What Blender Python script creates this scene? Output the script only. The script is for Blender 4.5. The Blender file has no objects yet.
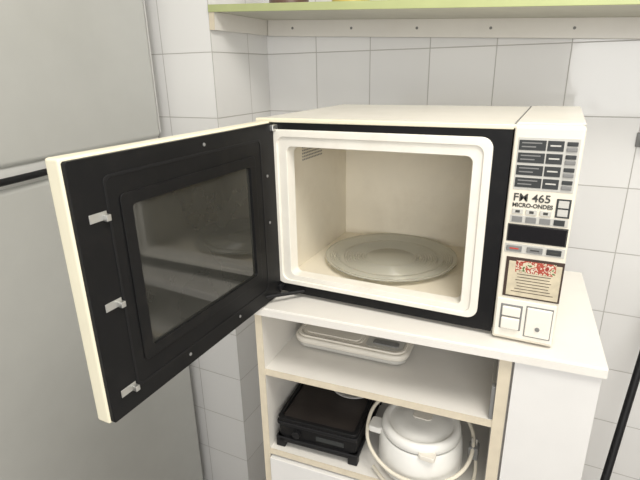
import bpy, bmesh, math, random
from mathutils import Matrix, Vector
random.seed(4)
H = 1.78             # camera height above the floor; depths below eye level are written as dn
S = bpy.context.scene
COL = S.collection

# ---------------------------------------------------------------- materials
def mat(name, col, rough=0.5, metal=0.0, var=0.04, vscale=12, bump=0.0, bscale=200, spec=0.5,
        trans=0.0, coat=0.0, ior=1.45, emit=None, dirt=None, dirt_amt=0.0, dscale=6):
    m = bpy.data.materials.new(name); m.use_nodes = True
    nt = m.node_tree; b = nt.nodes['Principled BSDF']
    b.inputs['Roughness'].default_value = rough
    b.inputs['Metallic'].default_value = metal
    b.inputs['Specular IOR Level'].default_value = spec
    b.inputs['Transmission Weight'].default_value = trans
    b.inputs['Coat Weight'].default_value = coat
    b.inputs['IOR'].default_value = ior
    tc = nt.nodes.new('ShaderNodeTexCoord')
    n = nt.nodes.new('ShaderNodeTexNoise'); n.inputs['Scale'].default_value = vscale
    n.inputs['Detail'].default_value = 5
    nt.links.new(tc.outputs['Object'], n.inputs['Vector'])
    r = nt.nodes.new('ShaderNodeMapRange')
    r.inputs['From Min'].default_value = 0.3; r.inputs['From Max'].default_value = 0.7
    r.inputs['To Min'].default_value = 1 - var; r.inputs['To Max'].default_value = 1 + var
    nt.links.new(n.outputs['Fac'], r.inputs['Value'])
    mx = nt.nodes.new('ShaderNodeMix'); mx.data_type = 'RGBA'; mx.blend_type = 'MULTIPLY'
    mx.inputs['Factor'].default_value = 1
    mx.inputs['A'].default_value = (*col, 1)
    nt.links.new(r.outputs['Result'], mx.inputs['B'])
    out = mx.outputs['Result']
    if dirt:
        n2 = nt.nodes.new('ShaderNodeTexNoise'); n2.inputs['Scale'].default_value = dscale
        n2.inputs['Detail'].default_value = 8; n2.inputs['Roughness'].default_value = 0.65
        nt.links.new(tc.outputs['Object'], n2.inputs['Vector'])
        r2 = nt.nodes.new('ShaderNodeMapRange')
        r2.inputs['From Min'].default_value = 0.5; r2.inputs['From Max'].default_value = 0.72
        r2.inputs['To Max'].default_value = dirt_amt
        nt.links.new(n2.outputs['Fac'], r2.inputs['Value'])
        m2 = nt.nodes.new('ShaderNodeMix'); m2.data_type = 'RGBA'
        nt.links.new(r2.outputs['Result'], m2.inputs['Factor'])
        nt.links.new(out, m2.inputs['A']); m2.inputs['B'].default_value = (*dirt, 1)
        out = m2.outputs['Result']
    nt.links.new(out, b.inputs['Base Color'])
    if bump:
        n3 = nt.nodes.new('ShaderNodeTexNoise'); n3.inputs['Scale'].default_value = bscale
        nt.links.new(tc.outputs['Object'], n3.inputs['Vector'])
        bp = nt.nodes.new('ShaderNodeBump'); bp.inputs['Strength'].default_value = bump
        bp.inputs['Distance'].default_value = 0.001
        nt.links.new(n3.outputs['Fac'], bp.inputs['Height'])
        nt.links.new(bp.outputs['Normal'], b.inputs['Normal'])
    return m

def tile_mat(name, c1, c2, mortar, size, ox, oy, oz, rough=0.15, msize=0.0016, horizontal=False):
    m = bpy.data.materials.new(name); m.use_nodes = True
    nt = m.node_tree; b = nt.nodes['Principled BSDF']; L = nt.links.new
    g = nt.nodes.new('ShaderNodeNewGeometry')
    sp = nt.nodes.new('ShaderNodeSeparateXYZ'); L(g.outputs['Position'], sp.inputs[0])
    def math_(op, a, v):
        k = nt.nodes.new('ShaderNodeMath'); k.operation = op
        if hasattr(a, 'links'): L(a, k.inputs[0])
        if hasattr(v, 'links'): L(v, k.inputs[1])
        else: k.inputs[1].default_value = v
        return k.outputs[0]
    X = math_('SUBTRACT', sp.outputs['X'], ox); Y = math_('SUBTRACT', sp.outputs['Y'], oy)
    Z = math_('SUBTRACT', sp.outputs['Z'], oz)
    cb = nt.nodes.new('ShaderNodeCombineXYZ')
    if horizontal:
        L(X, cb.inputs[0]); L(Y, cb.inputs[1])
    else:
        sn = nt.nodes.new('ShaderNodeSeparateXYZ'); L(g.outputs['Normal'], sn.inputs[0])
        ab = nt.nodes.new('ShaderNodeMath'); ab.operation = 'ABSOLUTE'; L(sn.outputs['X'], ab.inputs[0])
        gt = math_('GREATER_THAN', ab.outputs[0], 0.5)
        mf = nt.nodes.new('ShaderNodeMix'); mf.data_type = 'FLOAT'
        L(gt, mf.inputs['Factor']); L(X, mf.inputs['A']); L(Y, mf.inputs['B'])
        L(mf.outputs['Result'], cb.inputs[0]); L(Z, cb.inputs[1])
    br = nt.nodes.new('ShaderNodeTexBrick'); br.offset = 0.0; br.squash = 1.0
    br.inputs['Scale'].default_value = 1; br.inputs['Brick Width'].default_value = size
    br.inputs['Row Height'].default_value = size; br.inputs['Mortar Size'].default_value = msize
    br.inputs['Mortar Smooth'].default_value = 0.4
    br.inputs['Color1'].default_value = (*c1, 1); br.inputs['Color2'].default_value = (*c2, 1)
    br.inputs['Mortar'].default_value = (*mortar, 1)
    L(cb.outputs[0], br.inputs['Vector'])
    L(br.outputs['Color'], b.inputs['Base Color'])
    mr = nt.nodes.new('ShaderNodeMapRange'); mr.inputs['To Min'].default_value = rough; mr.inputs['To Max'].default_value = 0.8
    L(br.outputs['Fac'], mr.inputs['Value']); L(mr.outputs['Result'], b.inputs['Roughness'])
    nz = nt.nodes.new('ShaderNodeTexNoise'); nz.inputs['Scale'].default_value = 7; L(cb.outputs[0], nz.inputs['Vector'])
    h = math_('MULTIPLY', br.outputs['Fac'], -1.0)
    nn = math_('MULTIPLY', nz.outputs['Fac'], 1.2)
    hh = math_('ADD', h, nn)
    bp = nt.nodes.new('ShaderNodeBump'); bp.inputs['Strength'].default_value = 0.6; bp.inputs['Distance'].default_value = 0.002
    L(hh, bp.inputs['Height']); L(bp.outputs['Normal'], b.inputs['Normal'])
    return m

M_tile = tile_mat('glazed_wall_tile', (.78,.775,.76), (.74,.735,.72), (.46,.445,.42), .2, .004, 1.29, H-.135, rough=.08)
M_floor = tile_mat('floor_tile', (.42,.38,.33), (.38,.34,.30), (.2,.19,.18), .33, 0, 0, 0, rough=.35, msize=.003, horizontal=True)
M_plaster = mat('painted_plaster', (.78,.77,.74), .8, bump=.2)
M_cream = mat('cream_enamel', (.76,.71,.60), .35, var=.02, dirt=(.55,.47,.33), dirt_amt=.2)
M_creamtop = mat('cream_top_enamel', (.78,.745,.66), .25, var=.02, dirt=(.6,.52,.4), dirt_amt=.2, dscale=4)
M_yellow = mat('yellowed_plastic', (.79,.74,.57), .4, var=.03)
M_white = mat('off_white_plastic', (.80,.77,.69), .38, var=.02, dirt=(.5,.42,.32), dirt_amt=.2, dscale=14)
M_cav = mat('cavity_enamel', (.78,.72,.59), .42, var=.03, dirt=(.45,.36,.24), dirt_amt=.15, dscale=9)
M_black = mat('black_enamel', (.008,.008,.0085), .42, var=.1, dirt=(.03,.027,.024), dirt_amt=.2, dscale=25, spec=.22)
M_blackp = mat('black_plastic', (.009,.009,.01), .5, spec=.3)
M_glass = mat('dark_door_glass', (.034,.034,.030), .05, spec=.5, ior=1.68, var=.15)
M_disp = mat('display_window', (.006,.005,.006), .15, spec=.3)
M_tt = mat('turntable_glass', (.74,.72,.62), .15, trans=.55, ior=1.28, var=.02)
M_metal = mat('latch_metal', (.62,.62,.60), .3, metal=.9)
M_key = mat('dark_key', (.030,.033,.033), .5)
M_grey = mat('grey_plastic', (.20,.20,.195), .5)
M_ltgrey = mat('light_grey_plastic', (.52,.51,.47), .5)
M_print = mat('dark_print', (.05,.05,.045), .6)
M_red = mat('red_print', (.5,.05,.03), .5)
M_paper = mat('aged_paper', (.58,.51,.37), .6, var=.12, vscale=60)
M_brown = mat('brown_frame', (.05,.03,.022), .4)
M_lam = mat('white_laminate', (.76,.735,.685), .35, var=.02, dirt=(.5,.45,.38), dirt_amt=.18)
M_lam2 = mat('white_laminate_door', (.72,.71,.69), .3, var=.02)
M_edge = mat('tan_edge_band', (.64,.57,.44), .5, var=.06, vscale=30)
M_lime = mat('lime_edge_band', (.42,.46,.22), .4, var=.04)
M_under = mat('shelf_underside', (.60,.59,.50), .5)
M_fridge = mat('painted_grey_steel', (.53,.535,.51), .36, metal=.2, var=.02)
M_fgap = mat('fridge_gasket', (.62,.62,.60), .6)
M_scale = mat('scale_plastic', (.74,.70,.62), .35)
M_pot = mat('white_kettle_plastic', (.78,.77,.73), .3)
M_cord = mat('beige_cord', (.70,.65,.54), .5)
M_straw = mat('broom_bristle', (.05,.05,.06), .8)
M_tin = mat('yellow_tin', (.55,.42,.10), .4)
M_tin2 = mat('brown_tin', (.12,.07,.05), .4)
M_cast = mat('cast_iron', (.028,.022,.019), .55, bump=.4, var=.2)
# printed picture on the sticker (red / cream / green blotches)
M_pic = bpy.data.materials.new('floral_print'); M_pic.use_nodes=True
_n=M_pic.node_tree; _v=_n.nodes.new('ShaderNodeTexNoise'); _v.inputs['Scale'].default_value=85; _v.inputs['Detail'].default_value=3
_t=_n.nodes.new('ShaderNodeTexCoord'); _n.links.new(_t.outputs['Object'],_v.inputs['Vector'])
_r=_n.nodes.new('ShaderNodeValToRGB'); _r.color_ramp.interpolation='CONSTANT'
_e=_r.color_ramp.elements; _e[0].position=0; _e[0].color=(.10,.16,.05,1); _e[1].position=.40; _e[1].color=(.62,.55,.40,1)
for p,c in ((.47,(.38,.06,.035,1)),(.56,(.66,.58,.46,1)),(.62,(.28,.03,.02,1))):
    q=_e.new(p); q.color=c
_n.links.new(_v.outputs['Fac'],_r.inputs['Fac']); _n.links.new(_r.outputs['Color'],_n.nodes['Principled BSDF'].inputs['Base Color'])
M_lamp = bpy.data.materials.new('lamp_diffuser'); M_lamp.use_nodes = True
_b = M_lamp.node_tree.nodes['Principled BSDF']; _b.inputs['Emission Color'].default_value = (1,.97,.92,1)
_b.inputs['Emission Strength'].default_value = 6

# ---------------------------------------------------------------- builders
def empty(name, loc=(0,0,0), rz=0, ry=0):
    e = bpy.data.objects.new(name, None); COL.objects.link(e)
    e.empty_display_size = .05
    e.location = loc; e.rotation_euler = (0, ry, rz)
    return e

def add(name, me, m, parent=None, loc=(0,0,0), smooth=False, bevel=0, seg=3):
    o = bpy.data.objects.new(name, me); COL.objects.link(o)
    o.location = loc
    if m: me.materials.append(m)
    if parent: o.parent = parent
    if smooth:
        for p in me.polygons: p.use_smooth = True
    if bevel:
        b = o.modifiers.new('bevel', 'BEVEL'); b.width = bevel; b.segments = seg
        b.limit_method = 'ANGLE'; b.angle_limit = math.radians(40)
        for p in me.polygons: p.use_smooth = True
        w = o.modifiers.new('wn', 'WEIGHTED_NORMAL'); w.keep_sharp = True
    return o

def bx(name, x0,x1,y0,y1,z0,z1, m, parent=None, bevel=0):
    c = Vector(((x0+x1)/2,(y0+y1)/2,(z0+z1)/2))
    bm = bmesh.new(); bmesh.ops.create_cube(bm, size=1)
    bmesh.ops.scale(bm, vec=(abs(x1-x0),abs(y1-y0),abs(z1-z0)), verts=bm.verts)
    me = bpy.data.meshes.new(name); bm.to_mesh(me); bm.free()
    return add(name, me, m, parent, c, bevel=bevel)

def bd(name, x0,x1,y0,y1,d0,d1, m, parent=None, bevel=0):
    return bx(name, x0,x1,y0,y1,H-d1,H-d0, m, parent, bevel)

def rr(a0,a1,b0,b1,r,n=6):
    pts=[]
    for (ca,cb,s) in ((a1-r,b1-r,0),(a0+r,b1-r,90),(a0+r,b0+r,180),(a1-r,b0+r,270)):
        for i in range(n+1):
            t=math.radians(s+90*i/n); pts.append((ca+r*math.cos(t), cb+r*math.sin(t)))
    return pts

def ring(name, outer, inner, t0, t1, m, parent, axis='Y', inner_back=None, bevel=0, loc=(0,0,0)):
    """frame between two rounded-rect loops, thickness from t0 (front) to t1 (back)"""
    ib = inner_back or inner
    f = (lambda a,b,t:(a,t,b)) if axis=='Y' else ((lambda a,b,t:(t,a,b)) if axis=='X' else (lambda a,b,t:(a,b,t)))
    bm=bmesh.new()
    A=[bm.verts.new(f(a,b,t0)) for a,b in outer]; B=[bm.verts.new(f(a,b,t0)) for a,b in inner]
    C=[bm.verts.new(f(a,b,t1)) for a,b in outer]; D=[bm.verts.new(f(a,b,t1)) for a,b in ib]
    n=len(A)
    for i in range(n):
        j=(i+1)%n
        bm.faces.new((A[i],A[j],B[j],B[i])); bm.faces.new((C[i],C[j],A[j],A[i]))
        bm.faces.new((B[i],B[j],D[j],D[i])); bm.faces.new((D[i],D[j],C[j],C[i]))
    bmesh.ops.recalc_face_normals(bm, faces=bm.faces)
    me=bpy.data.meshes.new(name); bm.to_mesh(me); bm.free()
    return add(name, me, m, parent, loc, bevel=bevel)

def slab(name, loop, t0, t1, m, parent, axis='Z', bevel=0, loc=(0,0,0)):
    f = (lambda a,b,t:(a,t,b)) if axis=='Y' else ((lambda a,b,t:(t,a,b)) if axis=='X' else (lambda a,b,t:(a,b,t)))
    bm=bmesh.new()
    A=[bm.verts.new(f(a,b,t0)) for a,b in loop]; C=[bm.verts.new(f(a,b,t1)) for a,b in loop]
    bm.faces.new(A); bm.faces.new(C); n=len(A)
    for i in range(n):
        j=(i+1)%n; bm.faces.new((A[i],A[j],C[j],C[i]))
    bmesh.ops.recalc_face_normals(bm, faces=bm.faces)
    me=bpy.data.meshes.new(name); bm.to_mesh(me); bm.free()
    return add(name, me, m, parent, loc, bevel=bevel, seg=2)

def lathe(name, prof, m, parent, loc, n=64):
    bm=bmesh.new(); rows=[]
    for r,z in prof:
        if r<1e-6: rows.append([bm.verts.new((0,0,z))])
        else: rows.append([bm.verts.new((r*math.cos(2*math.pi*i/n), r*math.sin(2*math.pi*i/n), z)) for i in range(n)])
    for a,b in zip(rows, rows[1:]):
        for i in range(n):
            j=(i+1)%n
            if len(a)==1 and len(b)==1: continue
            if len(a)==1: bm.faces.new((a[0],b[i],b[j]))
            elif len(b)==1: bm.faces.new((a[i],a[j],b[0]))
            else: bm.faces.new((a[i],a[j],b[j],b[i]))
    bmesh.ops.recalc_face_normals(bm, faces=bm.faces)
    me=bpy.data.meshes.new(name); bm.to_mesh(me); bm.free()
    o=add(name, me, m, parent, loc, smooth=True)
    e=o.modifiers.new('es','EDGE_SPLIT'); e.split_angle=math.radians(45)
    return o

def cyl(name, r, h, loc, m, parent, axis='Z', n=32, bevel=0):
    bm=bmesh.new(); bmesh.ops.create_cone(bm, cap_ends=True, segments=n, radius1=r, radius2=r, depth=h)
    if axis=='Y': bmesh.ops.rotate(bm, matrix=Matrix.Rotation(math.pi/2,3,'X'), verts=bm.verts)
    if axis=='X': bmesh.ops.rotate(bm, matrix=Matrix.Rotation(math.pi/2,3,'Y'), verts=bm.verts)
    me=bpy.data.meshes.new(name); bm.to_mesh(me); bm.free()
    return add(name, me, m, parent, loc, bevel=bevel or min(r,h)*.12, seg=2)

def tube(name, pts, r, m, parent, res=10):
    cu=bpy.data.curves.new(name,'CURVE'); cu.dimensions='3D'; cu.bevel_depth=r; cu.bevel_resolution=4
    cu.use_fill_caps=True; cu.resolution_u=res
    sp=cu.splines.new('NURBS'); sp.points.add(len(pts)-1)
    for p,q in zip(sp.points,pts): p.co=(*q,1)
    sp.use_endpoint_u=True; sp.order_u=3 if len(pts)>2 else 2
    cu.materials.append(m)
    o=bpy.data.objects.new(name,cu); COL.objects.link(o)
    if parent: o.parent=parent
    return o

def text(name, s, size, loc, m, parent, sx=1):
    cu=bpy.data.curves.new(name,'FONT'); cu.body=s; cu.size=size; cu.extrude=.0003; cu.offset=.0003
    cu.materials.append(m)
    o=bpy.data.objects.new(name,cu); COL.objects.link(o)
    o.location=loc; o.rotation_euler=(math.pi/2,0,0); o.scale=(sx,1,1); o.parent=parent
    return o

# ---------------------------------------------------------------- room
CH=2.9
bx('floor', -2.1,1.7,-1.6,1.7,-.05,0, M_floor)
bx('ceiling', -2.1,1.7,-1.6,1.7,CH,CH+.05, M_plaster)
bx('wall_back', -2.1,1.7,1.615,1.7,0,CH, M_tile)
bx('wall_column', -2.0,-.995,1.29,1.615,0,CH, M_tile)
bx('wall_left', -2.1,-2.0,-1.6,1.615,0,CH, M_plaster)
bx('wall_right', 1.6,1.7,-1.6,1.615,0,CH, M_tile)

# ---------------------------------------------------------------- fridge (doors face +X, slightly turned)
fr = empty('refrigerator', (-1.205,1.25,0), rz=math.atan(.125))
W=.90; sz=H-.198
bx('cabinet_body', -.66,-.075,-W+.005,-.005,.03,2.25, M_fridge, fr, .008)
bx('upper_door', -.066,0,-W,0,sz+.0,2.26, M_fridge, fr, .016)
bx('lower_door', -.066,0,-W,0,.07,sz-.045, M_fridge, fr, .016)
bx('door_gap_strip', -.074,-.012,-W+.004,-.004,sz-.047,sz+.002, M_fgap, fr, .002)
bx('upper_door_gasket', -.074,-.066,-W+.01,-.01,sz+.01,2.24, M_grey, fr)
bx('lower_door_gasket', -.074,-.066,-W+.01,-.01,.08,sz-.05, M_grey, fr)
bx('upper_door_edge_trim', -.064,-.002,-.0015,.0015,sz+.016,2.24, M_fgap, fr, .001)
tube('handle', [(-.012,-.88,sz-.028),(.012,-.84,sz-.026),(.016,-.62,sz-.024),(.010,-.47,sz-.024),(-.012,-.41,sz-.026)], .0085, M_blackp, fr)
bx('plinth', -.6,-.02,-W+.03,-.03,0,.07, M_grey, fr, .004)

# ---------------------------------------------------------------- microwave
mw = empty('microwave_oven')
YF=.87; YB=1.31
z=lambda d:H-d
ring('outer_shell', rr(-.572,.040,z(.474),z(.088),.008), rr(-.566,.034,z(.468),z(.094),.004), YF+.002, YB, M_creamtop, mw, bevel=.001)
bd('back_plate', -.567,.035,YB-.008,YB-.002,.093,.469, M_cream, mw)
bd('top_front_trim', -.572,-.066,YF-.003,YF+.012,.0875,.0955, M_yellow, mw, .0015)
ring('front_black_frame', rr(-.564,-.066,z(.475),z(.0955),.004), rr(-.500,-.126,z(.431),z(.143),.012), YF-.002, YF+.008, M_black, mw, bevel=.001)
ring('cavity_outer_bezel', rr(-.537,-.095,z(.452),z(.109),.02), rr(-.520,-.110,z(.442),z(.124),.016), YF-.008, YF-.001, M_white, mw, bevel=.002)
ring('cavity_inner_bezel', rr(-.521,-.109,z(.443),z(.123),.017), rr(-.500,-.127,z(.430),z(.143),.012), YF-.004, YF+.02, M_white, mw,
     inner_back=rr(-.495,-.131,z(.427),z(.147),.012), bevel=.0012)
cx0,cx1,cd0,cd1,cyb=-.510,-.118,.140,.433,1.205
bd('cavity_floor', cx0,cx1,YF+.019,cyb,cd1,cd1+.004, M_cav, mw)
bd('cavity_roof', cx0,cx1,YF+.019,cyb,cd0-.004,cd0, M_cav, mw)
bd('cavity_left_wall', cx0-.004,cx0,YF+.019,cyb,cd0,cd1, M_cav, mw)
bd('cavity_right_wall', cx1,cx1+.004,YF+.019,cyb,cd0,cd1, M_cav, mw)
bd('cavity_back_wall', cx0,cx1,cyb,cyb+.004,cd0,cd1, M_cav, mw)
for i in range(5):
    for j in range(13):
        cyl('vent_hole_%d_%d'%(i,j), .0020, .001, (cx0+.0008, .955+j*.008, z(.158+i*.007)), M_grey, mw, axis='X', n=10, bevel=.0001)
bd('cavity_light_cover', cx1-.002,cx1,.97,1.10,.2,.29, M_white, mw, .001)
# turntable
tt=(-.326,1.045,z(.433))
lathe('turntable_ring', [(.085,.001),(.095,.001),(.095,.004),(.085,.004),(.085,.001)], M_ltgrey, mw, tt)
prof=[(0,.0055),(.06,.0055),(.062,.0045),(.120,.0045),(.135,.006),(.153,.012),(.156,.013),(.156,.0158),(.153,.016),(.149,.0142)]
rr_=.146
while rr_>.122:
    h=.0088+(rr_-.122)/.025*.0045
    prof += [(rr_,h),(rr_-.0015,h+.0014),(rr_-.003,h-.0004)]; rr_-=.005
prof += [(.118,.0082)]
for k in range(9):
    q=.112-k*.006
    prof += [(q,.0080),(q-.002,.0100),(q-.004,.0080)]
prof += [(.055,.008),(.052,.0105),(0,.0105)]
lathe('turntable_glass', prof, M_tt, mw, tt, 96)
# control panel
px0,px1=-.064,.040
bd('control_panel_body', px0,px1,YF-.010,YF+.03,.0885,.479, M_cream, mw, .004)
bd('control_panel_top_cap', px0,px1,YF+.03,YB,.0865,.0885, M_creamtop, mw, .0008)
bd('top_panel_seam', px0-.003,px0-.001,YF+.012,YB-.004,.0865,.0885, M_grey, mw, .0002)
pw=px1-px0; ph=.39
def pan(name,s0,s1,t0,t1,m,thick=.0015,b=.0005,base=0.0):
    return bd(name, px0+s0*pw,px0+s1*pw, YF-.010-base-thick, YF-.0095-base, .0885+t0*ph,.0885+t1*ph, m, mw, b)
pan('upper_keypad_plate',.07,.95,.045,.268,M_ltgrey,.0008)
for r in range(4):
    t=.056+r*.053
    pan('key_label_left_%d'%r,.09,.48,t,t+.042,M_key,.0018)
    pan('key_label_mid_%d'%r,.50,.73,t,t+.042,M_key,.0018)
    pan('key_%d'%r,.77,.92,t+.002,t+.019,M_key,.003,.001)
    pan('key_b_%d'%r,.77,.92,t+.025,t+.041,M_grey,.003,.001)
    pan('key_text_a_%d'%r,.13,.42,t+.009,t+.014,M_grey,.0021,.0001)
    pan('key_text_c_%d'%r,.13,.34,t+.025,t+.030,M_grey,.0021,.0001)
    pan('key_text_b_%d'%r,.54,.69,t+.017,t+.023,M_ltgrey,.0021,.0001)
text('model_text','FM 465',.0185,(px0+.09*pw, YF-.0105, z(.0885+.318*ph)),M_print,mw,1.05)
text('type_text','MICRO-ONDES',.0098,(px0+.09*pw, YF-.0105, z(.0885+.345*ph)),M_print,mw,.95)
for c in range(3):
    pan('mode_key_%d'%c,.10+c*.21,.27+c*.21,.354,.376,M_ltgrey,.002)
    pan('mode_icon_%d'%c,.15+c*.21,.22+c*.21,.359,.371,M_print,.0024)
pan('mode_key_frame',.74,.95,.296,.378,M_key,.0012)
pan('mode_key_inset_a',.77,.92,.303,.334,M_ltgrey,.002)
pan('mode_key_inset_b',.77,.92,.341,.371,M_ltgrey,.002)
pan('lower_key_strip',.08,.95,.383,.418,M_ltgrey,.0008)
for c in range(4):
    pan('lower_key_%d'%c,.11+c*.21,.27+c*.21,.388,.413,M_grey if c<3 else M_key,.002)
pan('display_bezel',.06,.97,.424,.506,M_print,.001)
pan('display_window',.08,.95,.428,.502,M_disp,.0022,.0008)
for c,(s0,s1,m) in enumerate(((.08,.32,M_grey),(.40,.64,M_grey),(.70,.92,M_key))):
    pan('start_key_%d'%c,s0,s1,.524,.550,m,.003,.001)
    pan('start_key_mark_%d'%c,s0+.05,s1-.05,.534,.540,M_red if c==0 else M_print,.0034,.0001)
pan('start_key_strip',.05,.97,.516,.558,M_ltgrey,.0008)
# recipe sticker
pan('sticker_frame',.10,1.0,.580,.775,M_brown,.0015)
pan('sticker_paper',.15,.97,.598,.767,M_paper,.0022)
pan('sticker_picture',.26,.88,.592,.648,M_pic,.0025,.0002)
for i in range(7):
    t=.656+i*.0145; w=.24+random.random()*.10
    pan('sticker_line_%d'%i,.56-w,.56+w,t,t+.003,M_brown,.0025,.0001)
# lower controls
pan('lower_control_plate',.03,.98,.79,.985,M_white,.002,.001)
pan('rocker_well',.10,.46,.815,.945,M_grey,.003,.001)
pan('rocker_upper',.13,.43,.825,.872,M_white,.007,.002)
pan('rocker_lower',.13,.43,.880,.937,M_white,.009,.002)
pan('door_button_gap',.515,.945,.808,.967,M_grey,.0028,.0005)
pan('door_button',.53,.93,.815,.960,M_white,.006,.002)
cyl('door_button_dimple',.004,.002,(px0+.73*pw,YF-.0168,z(.0885+.915*ph)),M_grey,mw,axis='Y',bevel=.0003)
for i,(x,y) in enumerate(((-.52,.92),(0,.92),(-.52,1.26),(0,1.26))):
    cyl('foot_%d'%i,.014,.010,(x,y,z(.4785)),M_blackp,mw,bevel=.001)
# door, opened 90 degrees
dy0,dy1=.378,.862
bd('door_outer_shell', -.560,-.534,dy0,dy1,.092,.4815, M_yellow, mw, .004)
a=lambda y0,y1,d0,d1,r: rr(y0,y1,z(d1),z(d0),r)
ring('door_inner_pan', a(dy0+.003,dy1,.096,.479,.004), a(.472,.768,.170,.397,.006), -.527,-.536, M_black, mw, axis='X', bevel=.001)
ring('door_window_surround', a(.452,.786,.152,.415,.008), a(.472,.768,.170,.397,.006), -.5245,-.5275, M_black, mw, axis='X', bevel=.001)
ring('door_choke_rim', a(.430,.812,.122,.449,.010), a(.434,.808,.126,.445,.010), -.5260,-.5275, M_blackp, mw, axis='X', bevel=.0006)
bd('door_window_glass', -.534,-.530,.466,.774,.164,.403, M_glass, mw)
for i,d in enumerate((.174,.301,.441)):
    bd('latch_plate_%d'%i,-.527,-.5257,.400,.428,d-.006,d+.006,M_metal,mw,.0006)
    bd('latch_hook_%d'%i,-.526,-.518,.420,.428,d-.002,d+.007,M_metal,mw,.001)
for i,(y,d) in enumerate(((.64,.110),(.83,.2),(.83,.3),(.55,.460),(.70,.460))):
    cyl('door_screw_%d'%i,.003,.0015,(-.5265,y,z(d)),M_grey,mw,axis='X',bevel=.0003)
for i,d in enumerate((.105,.460)):
    bd('hinge_%d'%i,-.556,-.520,.850,.874,d-.006,d+.007,M_metal if i==0 else M_blackp,mw,.002)
tube('door_check_arm',[(-.53,.80,z(.463)),(-.50,.835,z(.465)),(-.47,.868,z(.466))],.004,M_blackp,mw)

# ---------------------------------------------------------------- cabinet
cab = empty('kitchen_cabinet', (-.571,.785,0), rz=math.radians(4))
ct=H-.483; CW=.702; CD=.44
bx('countertop', 0,CW,0,CD,ct-.020,ct, M_lam, cab, .002)
bx('countertop_edge', .0005,CW-.0005,-.0012,.0002,ct-.0195,ct-.0035, M_lam, cab)
kb=ct-.020
bx('side_left', .012,.029,.012,CD-.01,0,kb, M_lam, cab)
bx('side_left_edge', .012,.029,.0105,.0122,0,kb, M_edge, cab)
bx('side_right', CW-.024,CW-.008,.03,CD-.01,0,kb, M_lam, cab)
bx('divider', .530,.552,.012,CD-.01,.08,kb, M_lam, cab)
bx('divider_edge', .530,.552,.0105,.0122,.08,kb, M_edge, cab)
bx('cabinet_back', .029,CW-.024,CD-.016,CD-.010,.08,kb, M_lam2, cab)
bx('side_door', .556,CW-.006,.006,.024,.09,kb-.003, M_lam2, cab, .001)
bx('door_liner', .552,CW-.024,.03,.045,.1,kb-.02, M_lam, cab)
s1=H-.650; s2=H-.880
bx('shelf_upper', .029,.530,.014,CD-.05,s1-.016,s1, M_lam, cab)
bx('shelf_upper_edge', .029,.530,.0125,.0142,s1-.016,s1, M_edge, cab)
bx('shelf_lower', .029,.530,.014,CD-.02,s2-.016,s2, M_lam, cab)
bx('shelf_lower_edge', .029,.530,.0125,.0142,s2-.016,s2, M_edge, cab)
zz0=s2-.022
for i in range(3):
    bx('drawer_front_%d'%i, .031,.528,.004,.020,zz0-.255,zz0, M_lam2, cab, .0015); zz0-=.260
bx('bottom_panel', .029,CW-.024,.02,CD-.02,.075,.09, M_lam, cab)
bx('plinth', .029,CW-.024,.05,.065,0,.075, M_lam, cab)
bx('runner_bracket', .522,.530,.016,.030,s1-.02,s1+.075, M_grey, cab, .001)
bx('runner_rail', .522,.530,.03,.30,s1+.02,s1+.032, M_ltgrey, cab, .001)

# ---------------------------------------------------------------- kitchen scale on upper shelf
ks = empty('kitchen_scale', (-.396,1.050,s1+.0005), rz=math.radians(3))
slab('base', rr(-.138,.140,-.128,.13,.03), .004,.018, M_ltgrey, ks, bevel=.004)
slab('body', rr(-.143,.146,-.134,.135,.035), .016,.032, M_scale, ks, bevel=.005)
ring('top_lip', rr(-.136,.139,-.126,.128,.03), rr(-.129,.132,-.119,.121,.026), .031,.036, M_scale, ks, axis='Z', bevel=.0015)
slab('platform', rr(-.126,.032,-.114,.116,.02), .031,.034, M_scale, ks, bevel=.001)
for i in range(2):
    slab('platform_rib_%d'%i, rr(-.118,.024,-.106+i*.112,-.004+i*.112,.012), .0335,.0365, M_scale, ks, bevel=.001)
slab('keypad', rr(.040,.130,-.112,.116,.012), .031,.034, M_ltgrey, ks, bevel=.001)
for i in range(5):
    slab('button_%d'%i, rr(.056,.118,-.100+i*.030,-.080+i*.030,.006), .0335,.037, M_grey, ks, bevel=.0008)
slab('display', rr(.054,.120,.058,.108,.005), .0335,.0352, M_disp, ks, bevel=.0005)
for i,(x,y) in enumerate(((-.1,-.08),(.1,-.08),(-.1,.1),(.1,.1))):
    cyl('foot_%d'%i,.012,.005,(x,y,.0028),M_blackp,ks)

# ---------------------------------------------------------------- table grill on lower shelf
st = empty('table_grill', (-.440,.945,s2+.0005), rz=math.radians(5))
slab('body', rr(-.100,.100,-.115,.13,.010), .026,.062, M_black, st, bevel=.003)
slab('drip_tray_rim', rr(-.106,.106,-.122,.136,.012), .016,.030, M_blackp, st, bevel=.003)
slab('top_plate', rr(-.104,.104,-.119,.134,.010), .064,.074, M_blackp, st, bevel=.002)
ring('lid_rim', rr(-.102,.102,-.117,.132,.012), rr(-.092,.092,-.105,.120,.010), .074,.084, M_black, st, axis='Z', bevel=.002)
slab('lid_surface', rr(-.094,.094,-.107,.122,.010), .073,.078, M_cast, st, bevel=.001)
cyl('knob',.010,.012,(-.05,-.119,.046),M_blackp,st,axis='Y')
bx('front_label',.0,.07,-.1165,-.1145,.040,.052,M_key,st,.0005)
for i,(x,y) in enumerate(((-.093,-.112),(.093,-.112),(-.093,.12),(.093,.12))):
    bx('foot_%d'%i,x-.012,x+.012,y-.010,y+.010,0,.030,M_blackp,st,.003)
bw = empty('white_bowl', (-.40,1.0,s2+.0792))
lathe('shell', [(0,0),(.035,0),(.04,.004),(.060,.018),(.064,.024),(.060,.024),(.038,.006),(0,.005)], M_pot, bw, (0,0,0))

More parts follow.
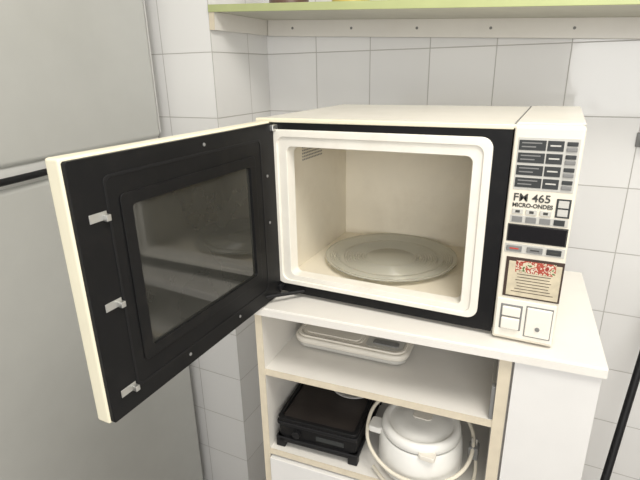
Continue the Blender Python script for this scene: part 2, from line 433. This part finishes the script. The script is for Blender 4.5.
# ---------------------------------------------------------------- electric fryer pot
kt = empty('electric_fryer', (-.198,.914,s2+.0005))
lathe('body', [(0,.0),(.082,0),(.090,.003),(.096,.012),(.097,.050),(.093,.088),(.089,.094),(.0,.094)], M_pot, kt, (0,0,0))
lathe('base_band', [(.0955,.018),(.0985,.019),(.0985,.024),(.0955,.025)], M_ltgrey, kt, (0,0,0))
lathe('lid_gap', [(0,.094),(.086,.094),(.086,.097),(0,.097)], M_grey, kt, (0,0,0))
lathe('lid', [(0,.097),(.088,.097),(.090,.100),(.089,.112),(.085,.118),(.079,.120),(.075,.119),(.072,.116),(.062,.116),(.058,.119),(.030,.121),(0,.1215)], M_pot, kt, (0,0,0))
slab('lid_window', rr(-.022,.022,-.014,.014,.010), .120,.1235, M_scale, kt, bevel=.001, loc=(.0,.012,0))
slab('side_grip', rr(-.016,.018,-.020,.020,.008), .078,.094, M_pot, kt, bevel=.003, loc=(-.100,-.022,0))
slab('lid_tab', rr(-.018,.018,-.010,.012,.006), .094,.106, M_scale, kt, bevel=.002, loc=(.035,-.086,0))
tube('cord',[(-.05,.085,.108),(-.10,.055,.120),(-.122,.01,.110),(-.122,-.03,.084),(-.108,-.065,.066),(-.07,-.096,.052),(-.02,-.112,.042),(.04,-.109,.044),(.085,-.085,.052),(.113,-.045,.062),(.120,.0,.08),(.110,.04,.105),(.08,.07,.118)],.0042,M_cord,kt)
tube('cord_loop',[(-.09,-.072,.01),(-.05,-.108,.008),(.0,-.118,.008),(.05,-.112,.012),(.10,-.08,.012),(.125,-.04,.012),(.130,.0,.02),(.123,.02,.05)],.0038,M_cord,kt)
bx('plug',.108,.130,-.005,.022,.052,.085,M_grey,kt,.004)
cyl('plug_pin_a',.002,.018,(.114,.008,.093),M_metal,kt); cyl('plug_pin_b',.002,.018,(.124,.008,.093),M_metal,kt)

# ---------------------------------------------------------------- wall shelf (sags to the right)
sh = empty('wall_shelf', (-.993,1.286,H+.178), ry=math.radians(2.9))
SL=1.75; SD=.322
bx('board', 0,SL,.003,SD,0,.018, M_under, sh)
bx('front_edge', 0,SL,-.002,.003,-.001,.0195, M_lime, sh, .001)
bx('back_batten', .02,SL,SD-.016,SD,-.052,0, M_lam, sh, .001)
bx('end_batten', 0,.018,.004,SD,-.050,0, M_lam, sh, .001)
bx('end_batten_edge', 0,.018,.002,.0042,-.050,0, M_edge, sh)
for i in range(7):
    cyl('screw_%d'%i,.004,.002,(.12+i*.22,SD-.0168,-.026),M_grey,sh,axis='Y',bevel=.0003)
def on_shelf(u): return (-.993+u*math.cos(math.radians(2.9)), H+.178+.0195-u*math.sin(math.radians(2.9)))
for k,(u,nm,m,r,h) in enumerate(((.22,'storage_tin',M_tin2,.06,.13),(.42,'storage_tin',M_tin,.055,.11),(.60,'storage_tin',M_tin2,.07,.15),(.84,'storage_tin',M_tin,.06,.12))):
    x,zz=on_shelf(u-.0)
    e=empty(nm,(x,1.39,zz+.0005),ry=math.radians(2.9))
    lathe('can',[(0,0),(r,0),(r,.003),(r-.001,.005),(r-.001,h-.01),(r,h-.008),(r,h),(0,h)],m,e,(0,0,0))
    lathe('lid',[(r+.0005,h-.006),(r+.002,h-.006),(r+.002,h+.004),(r-.004,h+.006),(0,h+.006)],M_metal,e,(0,0,0))

# ---------------------------------------------------------------- broom leaning on the wall, wall hook
br = empty('broom')
tube('handle',[(.340,1.602,z(.615)),(.1575,1.043,z(1.72))],.011,M_blackp,br)
bd('head',.14,.30,1.01,1.06,1.70,1.735,M_blackp,br,.006)
bd('bristles',.143,.295,1.013,1.057,1.733,H-.001,M_straw,br,.003)
hk = empty('wall_hook')
bd('plate',.200,.232,1.609,1.6148,.175,.215,M_grey,hk,.002)
tube('hook',[(.216,1.609,z(.20)),(.216,1.59,z(.215)),(.216,1.578,z(.205)),(.216,1.576,z(.19))],.004,M_blackp,hk)

# ---------------------------------------------------------------- lighting
cl = empty('ceiling_lamp',(.25,.2,CH))
lathe('housing',[(0,0),(.20,0),(.20,-.02),(.19,-.03),(0,-.03)],M_lam,cl,(0,0,0))
lathe('diffuser',[(.185,-.03),(.17,-.05),(.10,-.065),(0,-.07)],M_lamp,cl,(0,0,0))
def area(name,loc,target,sx,sy,power,col):
    l=bpy.data.lights.new(name,'AREA'); l.shape='RECTANGLE'; l.size=sx; l.size_y=sy; l.energy=power; l.color=col
    o=bpy.data.objects.new(name,l); COL.objects.link(o); o.location=loc
    o.rotation_euler=(Vector(target)-Vector(loc)).to_track_quat('-Z','Y').to_euler(); return o
area('ceiling_light',(.35,.3,CH-.1),(.0,.7,0),.9,.6,26,(1,.96,.89))
area('window_light',(.7,-1.5,2.0),(-.3,1.2,1.3),1.5,1.2,30,(1,.99,.97))
w=bpy.data.worlds.new('world'); S.world=w; w.use_nodes=True
w.node_tree.nodes['Background'].inputs['Color'].default_value=(1,.99,.98,1)
w.node_tree.nodes['Background'].inputs['Strength'].default_value=.72

# ---------------------------------------------------------------- camera
cam=bpy.data.cameras.new('camera'); cam.lens=27; cam.sensor_width=36; cam.clip_start=.02
co=bpy.data.objects.new('camera',cam); COL.objects.link(co)
r=Vector((.8997,.4363,-.01856)).normalized()
f=Vector((-.4172,.8469,-.33)).normalized()
u=r.cross(f).normalized(); r=f.cross(u)
mx=Matrix((( r.x,u.x,-f.x,0),(r.y,u.y,-f.y,0),(r.z,u.z,-f.z,H),(0,0,0,1)))
co.matrix_world=mx
S.camera=co
S.view_settings.view_transform='Standard'
